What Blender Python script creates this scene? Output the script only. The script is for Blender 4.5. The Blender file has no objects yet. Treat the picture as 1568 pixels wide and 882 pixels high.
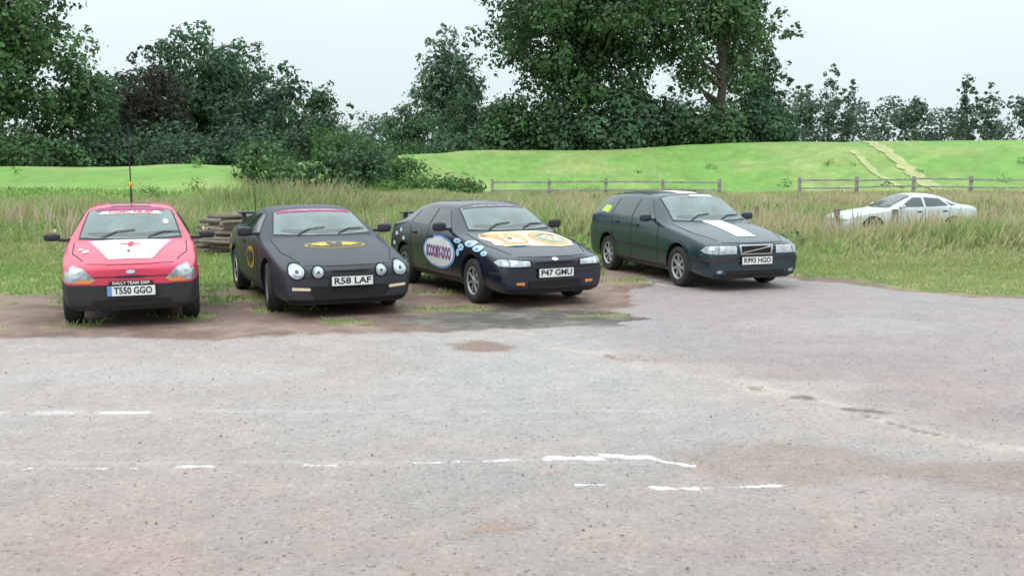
import bpy, bmesh, math, random
import numpy as np
from mathutils import Vector, Matrix
from mathutils.bvhtree import BVHTree
from mathutils.geometry import tessellate_polygon
random.seed(3); RNG=np.random.default_rng(7)
scene=bpy.context.scene
COL=scene.collection

# ---------------------------------------------------------------- helpers
def link(o,parent=None):
    COL.objects.link(o)
    if parent: o.parent=parent
    return o
def newmat(name):
    m=bpy.data.materials.new(name); m.use_nodes=True
    nt=m.node_tree; b=nt.nodes['Principled BSDF']
    return m,nt,b
def mat(name,col,rough=.5,metal=0,coat=0,var=.12,scale=6,bump=0,spec=.5,bscale=40):
    m,nt,b=newmat(name); N=nt.nodes; L=nt.links
    tc=N.new('ShaderNodeTexCoord'); nz=N.new('ShaderNodeTexNoise')
    nz.inputs['Scale'].default_value=scale; nz.inputs['Detail'].default_value=5
    L.new(tc.outputs['Object'],nz.inputs['Vector'])
    mr=N.new('ShaderNodeMapRange'); mr.inputs['To Min'].default_value=1-var; mr.inputs['To Max'].default_value=1+var
    mr.inputs['From Min'].default_value=.25; mr.inputs['From Max'].default_value=.75
    L.new(nz.outputs['Fac'],mr.inputs['Value'])
    vm=N.new('ShaderNodeVectorMath'); vm.operation='SCALE'; vm.inputs[0].default_value=col
    L.new(mr.outputs['Result'],vm.inputs['Scale']); L.new(vm.outputs[0],b.inputs['Base Color'])
    b.inputs['Roughness'].default_value=rough; b.inputs['Metallic'].default_value=metal
    b.inputs['Coat Weight'].default_value=coat; b.inputs['Coat Roughness'].default_value=.10
    b.inputs['Specular IOR Level'].default_value=spec
    if bump:
        n2=N.new('ShaderNodeTexNoise'); n2.inputs['Scale'].default_value=bscale; n2.inputs['Detail'].default_value=6
        L.new(tc.outputs['Object'],n2.inputs['Vector'])
        bp=N.new('ShaderNodeBump'); bp.inputs['Strength'].default_value=bump; bp.inputs['Distance'].default_value=.02
        L.new(n2.outputs['Fac'],bp.inputs['Height']); L.new(bp.outputs[0],b.inputs['Normal'])
    return m
def vcmat(name,rough=.7,transl=0.0,noise=0,nscale=3):
    m,nt,b=newmat(name); N=nt.nodes; L=nt.links
    a=N.new('ShaderNodeAttribute'); a.attribute_name='Col'
    out=a.outputs['Color']
    if noise:
        tc=N.new('ShaderNodeTexCoord'); nz=N.new('ShaderNodeTexNoise'); nz.inputs['Scale'].default_value=nscale
        L.new(tc.outputs['Object'],nz.inputs['Vector'])
        mr=N.new('ShaderNodeMapRange'); mr.inputs['To Min'].default_value=1-noise; mr.inputs['To Max'].default_value=1+noise
        L.new(nz.outputs['Fac'],mr.inputs['Value'])
        vm=N.new('ShaderNodeVectorMath'); vm.operation='SCALE'
        L.new(out,vm.inputs[0]); L.new(mr.outputs['Result'],vm.inputs['Scale']); out=vm.outputs[0]
    L.new(out,b.inputs['Base Color']); b.inputs['Roughness'].default_value=rough
    b.inputs['Specular IOR Level'].default_value=.2
    if transl:
        t=N.new('ShaderNodeBsdfTranslucent'); L.new(out,t.inputs['Color'])
        mx=N.new('ShaderNodeMixShader'); mx.inputs[0].default_value=transl
        L.new(b.outputs[0],mx.inputs[1]); L.new(t.outputs[0],mx.inputs[2])
        L.new(mx.outputs[0],N['Material Output'].inputs['Surface'])
    return m
def setcol(me,C):
    a=me.color_attributes.new('Col','FLOAT_COLOR','POINT')
    d=np.ones((len(C),4),dtype=np.float32); d[:,:3]=C
    a.data.foreach_set('color',d.ravel())
def quads_mesh(name,V,C,m,parent=None):
    n=len(V); me=bpy.data.meshes.new(name)
    me.vertices.add(n*4); me.vertices.foreach_set('co',V.reshape(-1).astype(np.float32))
    me.loops.add(n*4); me.loops.foreach_set('vertex_index',np.arange(n*4,dtype=np.int32))
    me.polygons.add(n); me.polygons.foreach_set('loop_start',np.arange(0,n*4,4,dtype=np.int32))
    me.update(calc_edges=True)
    setcol(me,C.reshape(-1,3)); me.materials.append(m)
    return link(bpy.data.objects.new(name,me),parent)
def hsh(i,j,s): 
    v=np.sin(i*127.1+j*311.7+s*74.7)*43758.5453
    return v-np.floor(v)
def vnoise(x,y,s=0):
    xi=np.floor(x); yi=np.floor(y); fx=x-xi; fy=y-yi
    fx=fx*fx*(3-2*fx); fy=fy*fy*(3-2*fy)
    a=hsh(xi,yi,s); b=hsh(xi+1,yi,s); c=hsh(xi,yi+1,s); d=hsh(xi+1,yi+1,s)
    return (a*(1-fx)+b*fx)*(1-fy)+(c*(1-fx)+d*fx)*fy
def fbm(x,y,s=0,o=4):
    t=0;a=.5;n=0
    for k in range(o):
        t=t+a*vnoise(x*2**k,y*2**k,s+k*3.1); n+=a; a*=.5
    return t/n
def sstep(a,b,x):
    t=np.clip((x-a)/(b-a),0,1); return t*t*(3-2*t)
def lerp(a,b,t): return a+(b-a)*t

# ---------------------------------------------------------------- terrain
def terr(x,y):
    x=np.asarray(x,float); y=np.asarray(y,float)
    s=sstep(-15,-1,x)
    crest=49+29*s; foot=crest-(13+7*s)
    h=1.75+1.15*s+.75*sstep(0,24,x)
    up=sstep(0,1,(y-foot)/(crest-foot)); dn=sstep(0,1,(y-crest-4)/16)
    z=h*up*(1-.65*dn)
    z=z+up*(1-dn)*(fbm(x*.12,y*.12,5)-.5)*.4
    z=z-.36*np.exp(-((x-12.5)/8)**2-((y-31.4)/5)**2)
    z=z+sstep(19,26,y)*(fbm(x*.25,y*.25,9)-.5)*.18
    return z
def tz(x,y): return float(terr(np.array([x]),np.array([y]))[0])
EX=[-60,-6,-3.2,-2,-1,.4,1.3,1.7,2.3,4.6,5.8,7.2,9.5,13,30,80]; EY=[10.9,10.6,10.7,10.95,11.1,11.2,11.5,13.6,16.6,16.3,14.9,13.75,12.6,11.5,8,4]
GX=[-60,-8,-5.5,-3.5,-1.5,0,2,4.6,5.8,7.2,9.5,13,30,80]; GY=[14.2,14.4,14.5,15.2,16,17.2,18,17,15.5,14.3,13.1,12,8.5,4.5]
def masks(x,y):
    n=fbm(x*1.1,y*1.1,1)-.5; n2=fbm(x*5,y*5,2)-.5
    xw=x+(fbm(x*1.5,y*1.5,17)-.5)*.9
    e=np.interp(xw,EX,EY); g=np.interp(x,GX,GY)
    asp=sstep(.12,-.12,y-e+n*.5+n2*.3)
    gr=sstep(-.5,.6,y-g+n*2.2+n2*1.2)
    tuft=sstep(.60,.68,fbm(x*1.0+3,y*1.8,14))*(1-asp)*sstep(10.9,11.5,y)
    gr=np.maximum(gr,tuft*.75)*(1-asp)
    return asp,gr
def dpoly(x,y,P):
    best=np.full(np.shape(x),1e9); sg=np.zeros(np.shape(x))
    for (ax,ay),(bx,by) in zip(P[:-1],P[1:]):
        dx,dy=bx-ax,by-ay; t=np.clip(((x-ax)*dx+(y-ay)*dy)/(dx*dx+dy*dy),0,1)
        px=x-ax-t*dx; py=y-ay-t*dy; d=np.hypot(px,py); c=dx*py-dy*px
        sg=np.where(d<best,np.sign(c),sg); best=np.minimum(best,d)
    return best,sg
CR=[(.55,10.1),(.95,9.6),(1.63,8.71),(2.0,8.3),(2.37,7.62),(2.55,7.25),(2.83,6.94),(3.05,6.55),(3.43,6.36),(4.6,5.9),(7,5.2)]
def A(*c): return np.array(c,float)
def ground_col(x,y):
    asp,gr=masks(x,y)
    f1=fbm(x*.35,y*.35,21)[...,None]; f2=fbm(x*2.3,y*2.3,22)[...,None]; f3=fbm(x*9,y*9,23)[...,None]
    grey=A(.340,.318,.310); pink=A(.350,.295,.275)
    c=lerp(grey,pink,sstep(.33,.66,f1*.7+f2*.3))
    c=c*(.91+.18*f2)*(.93+.14*f3)
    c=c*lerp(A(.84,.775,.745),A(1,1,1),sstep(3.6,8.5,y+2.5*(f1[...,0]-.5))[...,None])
    xx=x+(fbm(x*2,y*2,31)-.5)*.5; yy=y+(fbm(x*2,y*2,32)-.5)*.5
    for (yc,x0,x1,wd,st) in [(7.38,-8,-2.6,.08,.28),(7.42,-2.6,1.5,.08,.08),(6.1,-6,2.2,.06,.10)]:
        m_=sstep(wd,wd*.4,np.abs(y-yc-.01*np.sin(x*3)))*sstep(x0,x0+.3,x)*sstep(x1,x1-.4,x)*sstep(.25,.6,fbm(x*4,y*4,88))
        c=lerp(c,A(.60,.59,.58),(m_*st*1.5)[...,None])
    d,s=dpoly(xx,yy,CR)
    far=(s>0)
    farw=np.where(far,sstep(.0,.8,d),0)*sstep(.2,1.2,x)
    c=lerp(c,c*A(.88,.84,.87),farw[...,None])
    sand=sstep(.14,.02,np.where(far,d*.7,d*1.8))*sstep(.38,.6,fbm(x*3,y*3,33)+.1)
    c=lerp(c,A(.45,.38,.33),(sand*.6)[...,None])
    dk=sstep(.06,.0,np.abs(d-.02))*sstep(.48,.60,fbm(x*2.2,y*2.2,35))*(far+0)
    c=lerp(c,A(.12,.085,.07),(dk*.85)[...,None])
    for (px,py,rx,ry,st,cc) in [(-.26,10.1,.45,.32,.85,A(.21,.14,.11)),(-.01,4.95,.15,.11,.5,A(.30,.20,.15)),(1.85,6.15,.8,.45,.5,A(.25,.18,.15)),
            (2.6,7.38,.2,.06,.85,A(.12,.08,.07)),(3.0,5.85,.7,.25,.5,A(.23,.155,.13)),(1.3,9.6,.5,.18,.35,A(.3,.2,.17)),(-1.9,4.6,.5,.25,.25,A(.36,.24,.2)),
            (3.3,9.5,1.3,.5,.35,A(.25,.22,.225)),(5.2,8.6,1.2,.5,.35,A(.26,.22,.225)),(4.2,7.3,.8,.3,.4,A(.25,.19,.18)),(-3.2,8.8,1.6,.5,.2,A(.42,.41,.41)),(3.9,11.5,1.5,.6,.2,A(.42,.40,.4)),(2.5,8.3,.8,.3,.3,A(.43,.38,.35)),(3.2,4.9,.9,.35,.3,A(.28,.2,.18)),(-3.6,5.0,.7,.3,.2,A(.3,.24,.22)),(-1.2,9.2,1.2,.25,.2,A(.28,.23,.21)),(1.4,4.6,.8,.2,.25,A(.27,.2,.18))]:
        r=np.hypot((xx-px)/rx,(yy-py)/ry); c=lerp(c,cc,(st*sstep(1.15,.7,r))[...,None])
    dirt=lerp(A(.185,.120,.095),A(.265,.185,.152),sstep(.35,.65,f2))*(.75+.5*f3)
    r=np.hypot((xx-.2)/1.6,(yy-12.0)/.95)
    wr_=fbm(x*1.5,y*4,37)[...,None]
    gv=lerp(A(.080,.074,.066),A(.19,.165,.148),sstep(.35,.68,wr_*.6+f3*.4))
    dirt=lerp(dirt,gv,(sstep(1.2,.7,r)*.92)[...,None])
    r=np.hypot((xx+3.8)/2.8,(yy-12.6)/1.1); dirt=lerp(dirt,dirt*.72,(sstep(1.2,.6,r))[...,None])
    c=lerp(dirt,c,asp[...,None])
    gb=lerp(A(.16,.23,.065),A(.30,.29,.125),sstep(.35,.7,f2)); gb=gb*(.75+.5*f3)
    n4=fbm(x*.25,y*.25,41); bank=lerp(A(.165,.30,.07),A(.25,.32,.105),sstep(.35,.7,n4)[...,None])*(.80+.4*fbm(x*1.2,y*.9,42)[...,None])*(.8+.4*fbm(x*4,y*3,43)[...,None])
    gb=lerp(gb,bank,sstep(34,46,y)[...,None])
    c=lerp(c,gb,gr[...,None])
    return np.clip(c,0.01,1)
def axis(segs):
    out=[segs[0][0]]
    for a,b,st in segs:
        n=max(1,int(round((b-a)/st))); out+=list(np.linspace(a,b,n+1)[1:])
    return np.array(out)
xs=axis([(-900,-150,75),(-150,-50,5),(-50,-14,.5),(-14,-6,.14),(-6,7,.05),(7,15,.14),(15,60,.5),(60,150,5),(150,900,75)])
ys=axis([(-300,-20,28),(-20,3,1),(3,13,.05),(13,19,.1),(19,30,.25),(30,95,.5),(95,200,5),(200,1500,100)])
X,Y=np.meshgrid(xs,ys); Z=terr(X,Y)
C=ground_col(X,Y)
asp,gr=masks(X,Y)
Z=Z+(fbm(X*1.3,Y*1.3,50)-.5)*.02*(1-asp)+(fbm(X*.8,Y*.8,51)-.5)*.012
nx,ny=len(xs),len(ys)
me=bpy.data.meshes.new('ground'); 
me.vertices.add(nx*ny); me.vertices.foreach_set('co',np.stack([X,Y,Z],-1).reshape(-1).astype(np.float32))
idx=np.arange(nx*ny).reshape(ny,nx)
F=np.stack([idx[:-1,:-1],idx[:-1,1:],idx[1:,1:],idx[1:,:-1]],-1).reshape(-1,4)
me.loops.add(F.size); me.loops.foreach_set('vertex_index',F.reshape(-1).astype(np.int32))
me.polygons.add(len(F)); me.polygons.foreach_set('loop_start',np.arange(0,F.size,4,dtype=np.int32))
me.update(calc_edges=True); me.polygons.foreach_set('use_smooth',np.ones(len(F),dtype=bool))
setcol(me,C.reshape(-1,3))
gm,nt,b=newmat('ground_surface'); N=nt.nodes; L=nt.links
at=N.new('ShaderNodeAttribute'); at.attribute_name='Col'
tc=N.new('ShaderNodeTexCoord')
def noi(sc,det=6,ro=.6):
    n=N.new('ShaderNodeTexNoise'); n.inputs['Scale'].default_value=sc; n.inputs['Detail'].default_value=det; n.inputs['Roughness'].default_value=ro
    L.new(tc.outputs['Object'],n.inputs['Vector']); return n
n1=noi(22,8,.7); n2=noi(4,6,.6)
vo=N.new('ShaderNodeTexVoronoi'); vo.inputs['Scale'].default_value=55; L.new(tc.outputs['Object'],vo.inputs['Vector'])
def mrange(src,a,b_,c_,d_):
    q=N.new('ShaderNodeMapRange'); q.inputs['From Min'].default_value=a; q.inputs['From Max'].default_value=b_; q.inputs['To Min'].default_value=c_; q.inputs['To Max'].default_value=d_; L.new(src,q.inputs['Value']); return q.outputs[0]
def mth(op,a,b_=None,c_=None):
    k=N.new('ShaderNodeMath'); k.operation=op
    for i,v in enumerate((a,b_,c_)):
        if v is None: continue
        if isinstance(v,(int,float)): k.inputs[i].default_value=v
        else: L.new(v,k.inputs[i])
    return k.outputs[0]
sp=N.new('ShaderNodeSeparateColor'); L.new(vo.outputs['Color'],sp.inputs[0])
m1=mrange(n1.outputs['Fac'],.3,.7,.84,1.16); m2=mrange(n2.outputs['Fac'],.3,.7,.92,1.08)
m3=mrange(sp.outputs[0],.88,1,1,1.22); m4=mrange(sp.outputs[1],0,.10,.62,1)
f=mth('MULTIPLY',mth('MULTIPLY',m1,m2),mth('MULTIPLY',m3,m4))
vm=N.new('ShaderNodeVectorMath'); vm.operation='SCALE'; L.new(at.outputs['Color'],vm.inputs[0]); L.new(f,vm.inputs['Scale'])
# worn white marking paint lying on the tarmac (object-space, metres)
sx=N.new('ShaderNodeSeparateXYZ'); L.new(tc.outputs['Object'],sx.inputs[0])
n5=noi(7,5,.65); n6=noi(45,6,.7)
nzz=mth('ADD',mth('MULTIPLY',mth('SUBTRACT',n5.outputs['Fac'],.5),.16),mth('MULTIPLY',mth('SUBTRACT',n6.outputs['Fac'],.5),.10))
acc=None
for (x0,x1,yc,hy,sl,bias) in [(.24,.62,6.20,.040,.03,0),(.58,.94,6.24,.040,-.10,0),(.93,1.15,6.10,.03,-.6,.012),(-.66,-.45,6.09,.026,.05,.0),(-.35,.2,6.14,.02,.1,.012),(.82,1.12,5.60,.024,0,.004),(1.1,1.6,5.63,.03,.1,.022),
                           (.38,.56,5.66,.02,0,.008),(-3.2,-2.8,7.38,.03,0,.006),(-2.1,-1.9,6.02,.024,0,.008),(-3.0,-2.4,5.98,.02,0,.02),(1.95,2.5,15.7,.05,-1.4,0),(-1.3,-1.15,6.05,.02,0,.008)]:
    dx=mth('MULTIPLY',mth('SUBTRACT',mth('ABSOLUTE',mth('SUBTRACT',sx.outputs['X'],(x0+x1)/2)),(x1-x0)/2),.4)
    yl=mth('MULTIPLY_ADD',sx.outputs['X'],sl,yc-sl*(x0+x1)/2)
    dy=mth('SUBTRACT',mth('ABSOLUTE',mth('SUBTRACT',sx.outputs['Y'],yl)),hy-bias)
    e=mth('MAXIMUM',dx,dy); acc=e if acc is None else mth('MINIMUM',acc,e)
pmask=mrange(mth('ADD',acc,nzz),.006,-.012,0,.88)
mxp=N.new('ShaderNodeMix'); mxp.data_type='RGBA'; L.new(pmask,mxp.inputs['Factor']); L.new(vm.outputs[0],mxp.inputs['A']); mxp.inputs['B'].default_value=(.66,.655,.635,1)
L.new(mxp.outputs['Result'],b.inputs['Base Color']); b.inputs['Roughness'].default_value=.85; b.inputs['Specular IOR Level'].default_value=.25
bp=N.new('ShaderNodeBump'); bp.inputs['Strength'].default_value=.35; bp.inputs['Distance'].default_value=.01
L.new(n1.outputs['Fac'],bp.inputs['Height']); L.new(bp.outputs[0],b.inputs['Normal'])
me.materials.append(gm); link(bpy.data.objects.new('ground',me))

n=2200
gy=3.9+RNG.random(n)**1.3*8; gx=(RNG.random(n)*2-1)*(gy*.6+.5)
s=.0025+RNG.random(n)**4*.009
base=np.array([[0,0,1],[1,0,0],[0,1,0],[-1,0,0],[0,-1,0]],float)
Vv=[];Fv=[];Cc=[]
for i in range(n):
    a=RNG.random()*6.28; ca,sa=math.cos(a),math.sin(a); k=len(Vv)
    g=RNG.random(); cc=(.15+.28*g,.12+.25*g,.11+.24*g)
    for bx,by,bz in base:
        j=.7+.6*RNG.random(); q=bx*ca-by*sa; r=bx*sa+by*ca
        Vv.append((gx[i]+q*s[i]*j,gy[i]+r*s[i]*j,.006+bz*s[i]*.9)); Cc.append(cc)
    Fv+=[(k,k+1,k+2),(k,k+2,k+3),(k,k+3,k+4),(k,k+4,k+1)]
me=bpy.data.meshes.new('loose_gravel'); me.from_pydata(Vv,[],Fv); setcol(me,np.array(Cc)); me.materials.append(vcmat('stone',.9)); link(bpy.data.objects.new('loose_gravel',me))

# ---------------------------------------------------------------- vegetation
leafm=vcmat('leaves',.6,.3)
barkm=mat('bark',(.13,.11,.09),.9,var=.35,scale=5,bump=.6,bscale=12)
def leaves(clumps,per,size,col,seed,jit=.35,flat=1.0):
    rg=np.random.default_rng(seed)
    P=[];Nn=[];Cc=[];S=[]
    for (cx,cy,cz,r) in clumps:
        m=max(12,int(per*(r*r)))
        d=rg.normal(size=(m,3)); d/=np.linalg.norm(d,axis=1)[:,None]
        rad=r*(.45+.6*rg.random(m)**.5)*(1+.25*np.sin(d[:,0]*5+cx)*np.sin(d[:,1]*5+cy)+.2*np.sin(d[:,2]*7+cz))
        p=d*rad[:,None]; p[:,2]*=.78*flat
        P.append(p+[cx,cy,cz]); Nn.append(d+[0,0,.35]+rg.normal(size=(m,3))*.45)
        tone=.70+.60*rg.random()
        c=np.array(col)*tone*(1+jit*(rg.random((m,1))-.5)*2)
        c[:,0]*=(.85+.3*rg.random(m)); Cc.append(c); S.append(size*(.6+.8*rg.random(m)))
    P=np.concatenate(P);Nn=np.concatenate(Nn);Cc=np.concatenate(Cc);S=np.concatenate(S)
    Nn/=np.linalg.norm(Nn,axis=1)[:,None]
    t=np.cross(Nn,rg.normal(size=Nn.shape)); t/=np.linalg.norm(t,axis=1)[:,None]; u=np.cross(Nn,t)
    S=S[:,None]
    V=np.stack([P-t*S*.6,P+u*S*.4,P+t*S*.6,P-u*S*.4],1)
    return V,np.repeat(np.clip(Cc,.004,1)[:,None,:],4,1)
def tube(bm,pts,rad,seg=7):
    prev=None
    for i,p in enumerate(pts):
        p=Vector(p); d=(Vector(pts[min(i+1,len(pts)-1)])-Vector(pts[max(i-1,0)])).normalized()
        a=d.orthogonal().normalized()
        if prev is not None:
            a=(pa-d*pa.dot(d)).normalized()
        pa=a; c=d.cross(a); ring=[bm.verts.new(p+(a*math.cos(k*6.2832/seg)+c*math.sin(k*6.2832/seg))*rad[i]) for k in range(seg)]
        if prev:
            for k in range(seg): 
                f=bm.faces.new((prev[k],prev[(k+1)%seg],ring[(k+1)%seg],ring[k])); f.smooth=True
        prev=ring
def tree(name,x,y,h,r,col,seed,cbot=.25,nclump=60,per=60,size=.3,top=1.0,crs=.24,trunk=None,fill=.4,lean=0,nlimb=12):
    rg=np.random.default_rng(seed); z0=tz(x,y); size=size*1.0; nclump=int(nclump*1.45); per=per*1.5
    root=bpy.data.objects.new(name,None); link(root); root.location=(x,y,z0)
    H=h-z0; zb=H*cbot; zc=(zb+H)/2; hz=(H-zb)/2
    cl=[]
    for i in range(nclump):
        d=rg.normal(size=3); d/=np.linalg.norm(d)
        k=(fill+(1-fill)*rg.random()**.7) if rg.random()<.75 else rg.random()*fill
        k*=(1+.14*math.sin(d[0]*4+seed)+.12*math.sin(d[2]*5+seed*2))
        cr=r*crs*(.6+.75*rg.random())
        zz=d[2]*hz*k
        wr=1-.35*max(0,zz/hz)*top
        cl.append((d[0]*(r-cr*.6)*k*wr+lean*zz/H, d[1]*(r-cr*.6)*k*wr, zc+zz*(1-.5*cr/hz), cr))
    for i in range(int(nclump*.5)):
        d=rg.normal(size=3); d/=np.linalg.norm(d); cr=r*crs*(.22+.25*rg.random()); k=.95+.10*rg.random()
        k*=(1+.14*math.sin(d[0]*4+seed)+.12*math.sin(d[2]*5+seed*2)); zz=d[2]*hz*k; wr=1-.35*max(0,zz/hz)*top
        cl.append((d[0]*r*k*wr,d[1]*r*k*wr,max(cr,zc+zz),cr))
    V,Cc=leaves(cl,per,size,col,seed); quads_mesh('crown',V,Cc,leafm,root)
    bm=bmesh.new(); tr=trunk or H*.018
    tp=[(0,0,-.3),(0,0,.3),(.1*r*math.sin(seed),0,H*.3),(lean*.3,.05*r*math.cos(seed),H*.6),(lean*.5,0,H*.85)]
    tube(bm,tp,[tr*1.4,tr*1.1,tr*.85,tr*.5,tr*.15],9)
    big=sorted(cl,key=lambda c:-c[3])[:nlimb]
    for c in big:
        zt=max(H*.12,min(c[2]*.62,H*.75)); f=zt/H
        s0=Vector((tp[2][0]*min(1,f/.3),0,zt)); e=Vector(c[:3]); mid=s0.lerp(e,.5)+Vector((0,0,(e-s0).length*-.08))
        tube(bm,[s0,mid,e,e+(e-s0)*.12],[tr*.5*(1-f*.5),tr*.3,tr*.14,tr*.05],6)
    me=bpy.data.meshes.new('trunk'); bm.to_mesh(me); bm.free(); me.materials.append(barkm)
    link(bpy.data.objects.new('trunk_and_limbs',me),root)
    return root
def clumpmass(name,cl,per,size,col,seed):
    V,Cc=leaves(cl,per,size,col,seed); return quads_mesh(name,V,Cc,leafm)
def shrub(name,x,y,h,r,col,seed,n=22,per=110,size=.17,ry=None):
    rg=np.random.default_rng(seed); z0=tz(x,y); H=h-z0; ry=ry or r; cl=[]; size*=1.1; per*=1.2
    for i in range(n):
        a=rg.random()*6.28; k=rg.random()**.5; cr=(.24+.2*rg.random())*min(r,H)
        top=z0+H*(1-.55*k*k)*(.8+.25*rg.random())-cr*.7
        cl.append((x+math.cos(a)*k*(r-cr*.4),y+math.sin(a)*k*ry*.8,max(z0+cr*.4,z0+(top-z0)*(rg.random()**.5)),cr))
    root=bpy.data.objects.new(name,None); link(root)
    V,Cc=leaves(cl,per,size,col,seed); quads_mesh('foliage',V,Cc,leafm,root)
    bm=bmesh.new()
    for c in cl[:8]: tube(bm,[(x,y,z0-.1),((x+c[0])/2,(y+c[1])/2,(z0+c[2])/2+.1),c[:3]],[.06,.04,.015],5)
    me=bpy.data.meshes.new('stems'); bm.to_mesh(me); bm.free(); me.materials.append(barkm); link(bpy.data.objects.new('stems',me),root)
    return root
G1=(.078,.142,.062); G2=(.095,.170,.068); G3=(.068,.125,.066); G4=(.095,.165,.090); DK=(.056,.098,.058); CU=(.060,.056,.048)
tree('broadleaf_tree',-28.2,55,15.5,4.7,G2,11,.02,85,60,.24,nlimb=8)
tree('broadleaf_tree',-25.2,57,8.2,3.0,G1,12,.0,50,75,.22,nlimb=6)
tree('broadleaf_tree',-33,60,17,5.5,G1,13,.05,60,50,.26)
shrub('shrub',-27.6,53,4.6,3.2,G2,14,34)
tree('copper_beech_tree',-22.6,62,8.9,2.7,CU,15,.05,50,85,.22,nlimb=6)
tree('broadleaf_tree',-22.7,76,13.2,5.6,G3,16,.05,95,55,.27)
tree('broadleaf_tree',-17.3,70,8.9,4.1,DK,17,.0,60,65,.25,nlimb=6)
tree('broadleaf_tree',-13.9,69,7.3,3.5,G3,18,.0,45,65,.25,nlimb=6)
tree('broadleaf_tree',-28,72,9.5,4.5,G3,19,.0,55,60,.26)
for i,(x,y,h,r,c) in enumerate([(-11.3,46,3.5,1.7,G2),(-9.0,48.5,3.6,1.6,G1),(-19.5,56,4.8,3.0,G3),(-15,56,4.8,2.9,DK),(-22.8,56,4.2,2.6,DK),(-8.2,54,3.6,2,G3),(-11.5,60,5.4,2.9,DK),(-33,52,5,3,G2),(-24.5,52.5,3.6,2,G1),(-17.6,53,3.8,2.2,DK),(-13,51,3.6,2,G3)]):
    shrub('shrub',x,y,h,r,c,30+i,32)
rg=np.random.default_rng(5); cl=[]
for i in range(110):
    t=rg.random(); x=-11+t*9.0; y=57+rg.normal()*1.2; z=tz(x,y); cl.append((x,y,z+.2+rg.random()*(1.7-1.0*t),.45+.3*rg.random()))
clumpmass('bramble_hedge',cl,150,.17,(.09,.175,.055),6)
tree('broadleaf_tree',-6.4,100,14.6,4.9,(.11,.17,.11),21,.10,75,48,.32)
tree('broadleaf_tree',-9.2,90,7.6,3.5,G4,22,.0,45,50,.28,nlimb=5)
tree('broadleaf_tree',-4.0,92,9.0,3.6,G3,23,.0,50,50,.28,nlimb=5)
shrub('shrub',-4.6,80,4.7,2.4,G3,24,28,80,.22)
shrub('shrub',-7.6,82,4.4,2.2,G1,25,28,80,.22)
tree('large_broadleaf_tree',6.1,86,25,9.4,(.080,.142,.062),26,.06,190,36,.33,crs=.185,fill=.3,nlimb=22,trunk=.42)
tree('large_broadleaf_tree',18.0,88,25,7.3,(.100,.168,.075),27,.10,100,36,.33,crs=.19,fill=.4,nlimb=26,trunk=.44)
tree('broadleaf_tree',23.2,92,13.5,3.0,G3,28,.03,50,50,.3)
for i,(x,y,h,r,c) in enumerate([(1.0,83,9.2,3.6,G1),(5.2,82.5,6.5,3.2,G3),(8.6,83,9.6,3.8,G4),(12.5,84,8.5,3.8,G3),(16.8,84,7.6,3.8,G1),(21,85,8.5,3.4,G3),(-1.4,85,6.2,2.9,G3),(3.2,84,8,3,G4)]):
    shrub('shrub',x,y,h,r,c,60+i,46,60,.28)
rg=np.random.default_rng(9); cl=[]
for i in range(620):
    x=22+rg.random()*110; y=150+rg.random()*20; hh=8+6*fbm(np.array([x*.12]),np.array([.5]),3)[0]
    cl.append((x,y,1+rg.random()**.8*hh,1.0+1.0*rg.random()))
for i in range(240):
    x=-130+rg.random()*150; y=170+rg.random()*30; hh=6+4*fbm(np.array([x*.09]),np.array([.5]),3)[0]
    cl.append((x,y,1+rg.random()*hh,1.6+1.4*rg.random()))
clumpmass('distant_trees',cl,18,.5,(.095,.135,.105),10)  # leaf colour paler and bluer: distance haze mixed into it
for i,(x,h,r) in enumerate([(48,17,2.4),(51,14,2.2),(68.5,17.5,1.6),(79,17,2.8),(84,16,2.8),(61,13,2.2),(44.5,14,2.4),(72,14,2)]):
    tree('poplar_tree',x,150,h,r,(.095,.14,.10),80+i,.02,30,14,.46,top=2.0,crs=.38,nlimb=6,trunk=.15)  # greyed green with aerial haze painted into the leaf colour

grassm=vcmat('grass_blades',.75,.35)
def blades(name,x,y,h,w,c0,c1,seed,lean=.35):
    rg=np.random.default_rng(seed); n=len(x); z=terr(x,y)
    a=rg.random(n)*6.283; ax=np.cos(a)*w/2; ay=np.sin(a)*w/2
    lx=rg.normal(size=n)*lean*h+.08*h; ly=rg.normal(size=n)*lean*h*.6
    b=np.stack([x,y,z-.01],-1)
    m=np.stack([x+lx*.4,y+ly*.4,z+h*.6],-1); o=np.stack([ax,ay,0*ax],-1); t=np.stack([x+lx,y+ly,z+h],-1)
    V=np.stack([b-o*.3,m-o,t,m+o],1)
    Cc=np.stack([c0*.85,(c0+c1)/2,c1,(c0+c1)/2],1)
    return quads_mesh(name,V,np.clip(Cc,.01,1),grassm)
def tallcol(x,y,rg):
    n=fbm(x*.18,y*.30,61); n2=fbm(x*1.1,y*1.1,62)
    k=sstep(.36,.58,n*.6+n2*.4+.3*(rg.random(len(x))-.5)+.04*sstep(2,8,x))[:,None]
    gr=A(.21,.32,.095)*(.7+.6*rg.random((len(x),1))); st=A(.60,.52,.31)*(.7+.5*rg.random((len(x),1)))
    leftg=sstep(-7,-13,x)[:,None]
    k=np.clip(k*(1-.45*leftg),0,1)
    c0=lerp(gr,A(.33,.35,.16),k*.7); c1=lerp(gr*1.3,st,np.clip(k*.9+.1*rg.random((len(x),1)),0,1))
    return c0,c1
rg=np.random.default_rng(100)
n=260000
y=18+rg.random(n)**.9*40; x=(rg.random(n)*2-1)*(y*.62+4)
asp,grm=masks(x,y)
tall=sstep(19.5,24.5,y+(fbm(x*.4,y*.4,70)-.5)*5+1.0*sstep(3,9,x))
crest=49+29*sstep(-15,-1,x); foot=crest-(13+7*sstep(-15,-1,x))
tall*=1-.85*sstep(0,5,y-foot)
tall*=1-.35*sstep(30,42,y)
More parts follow.
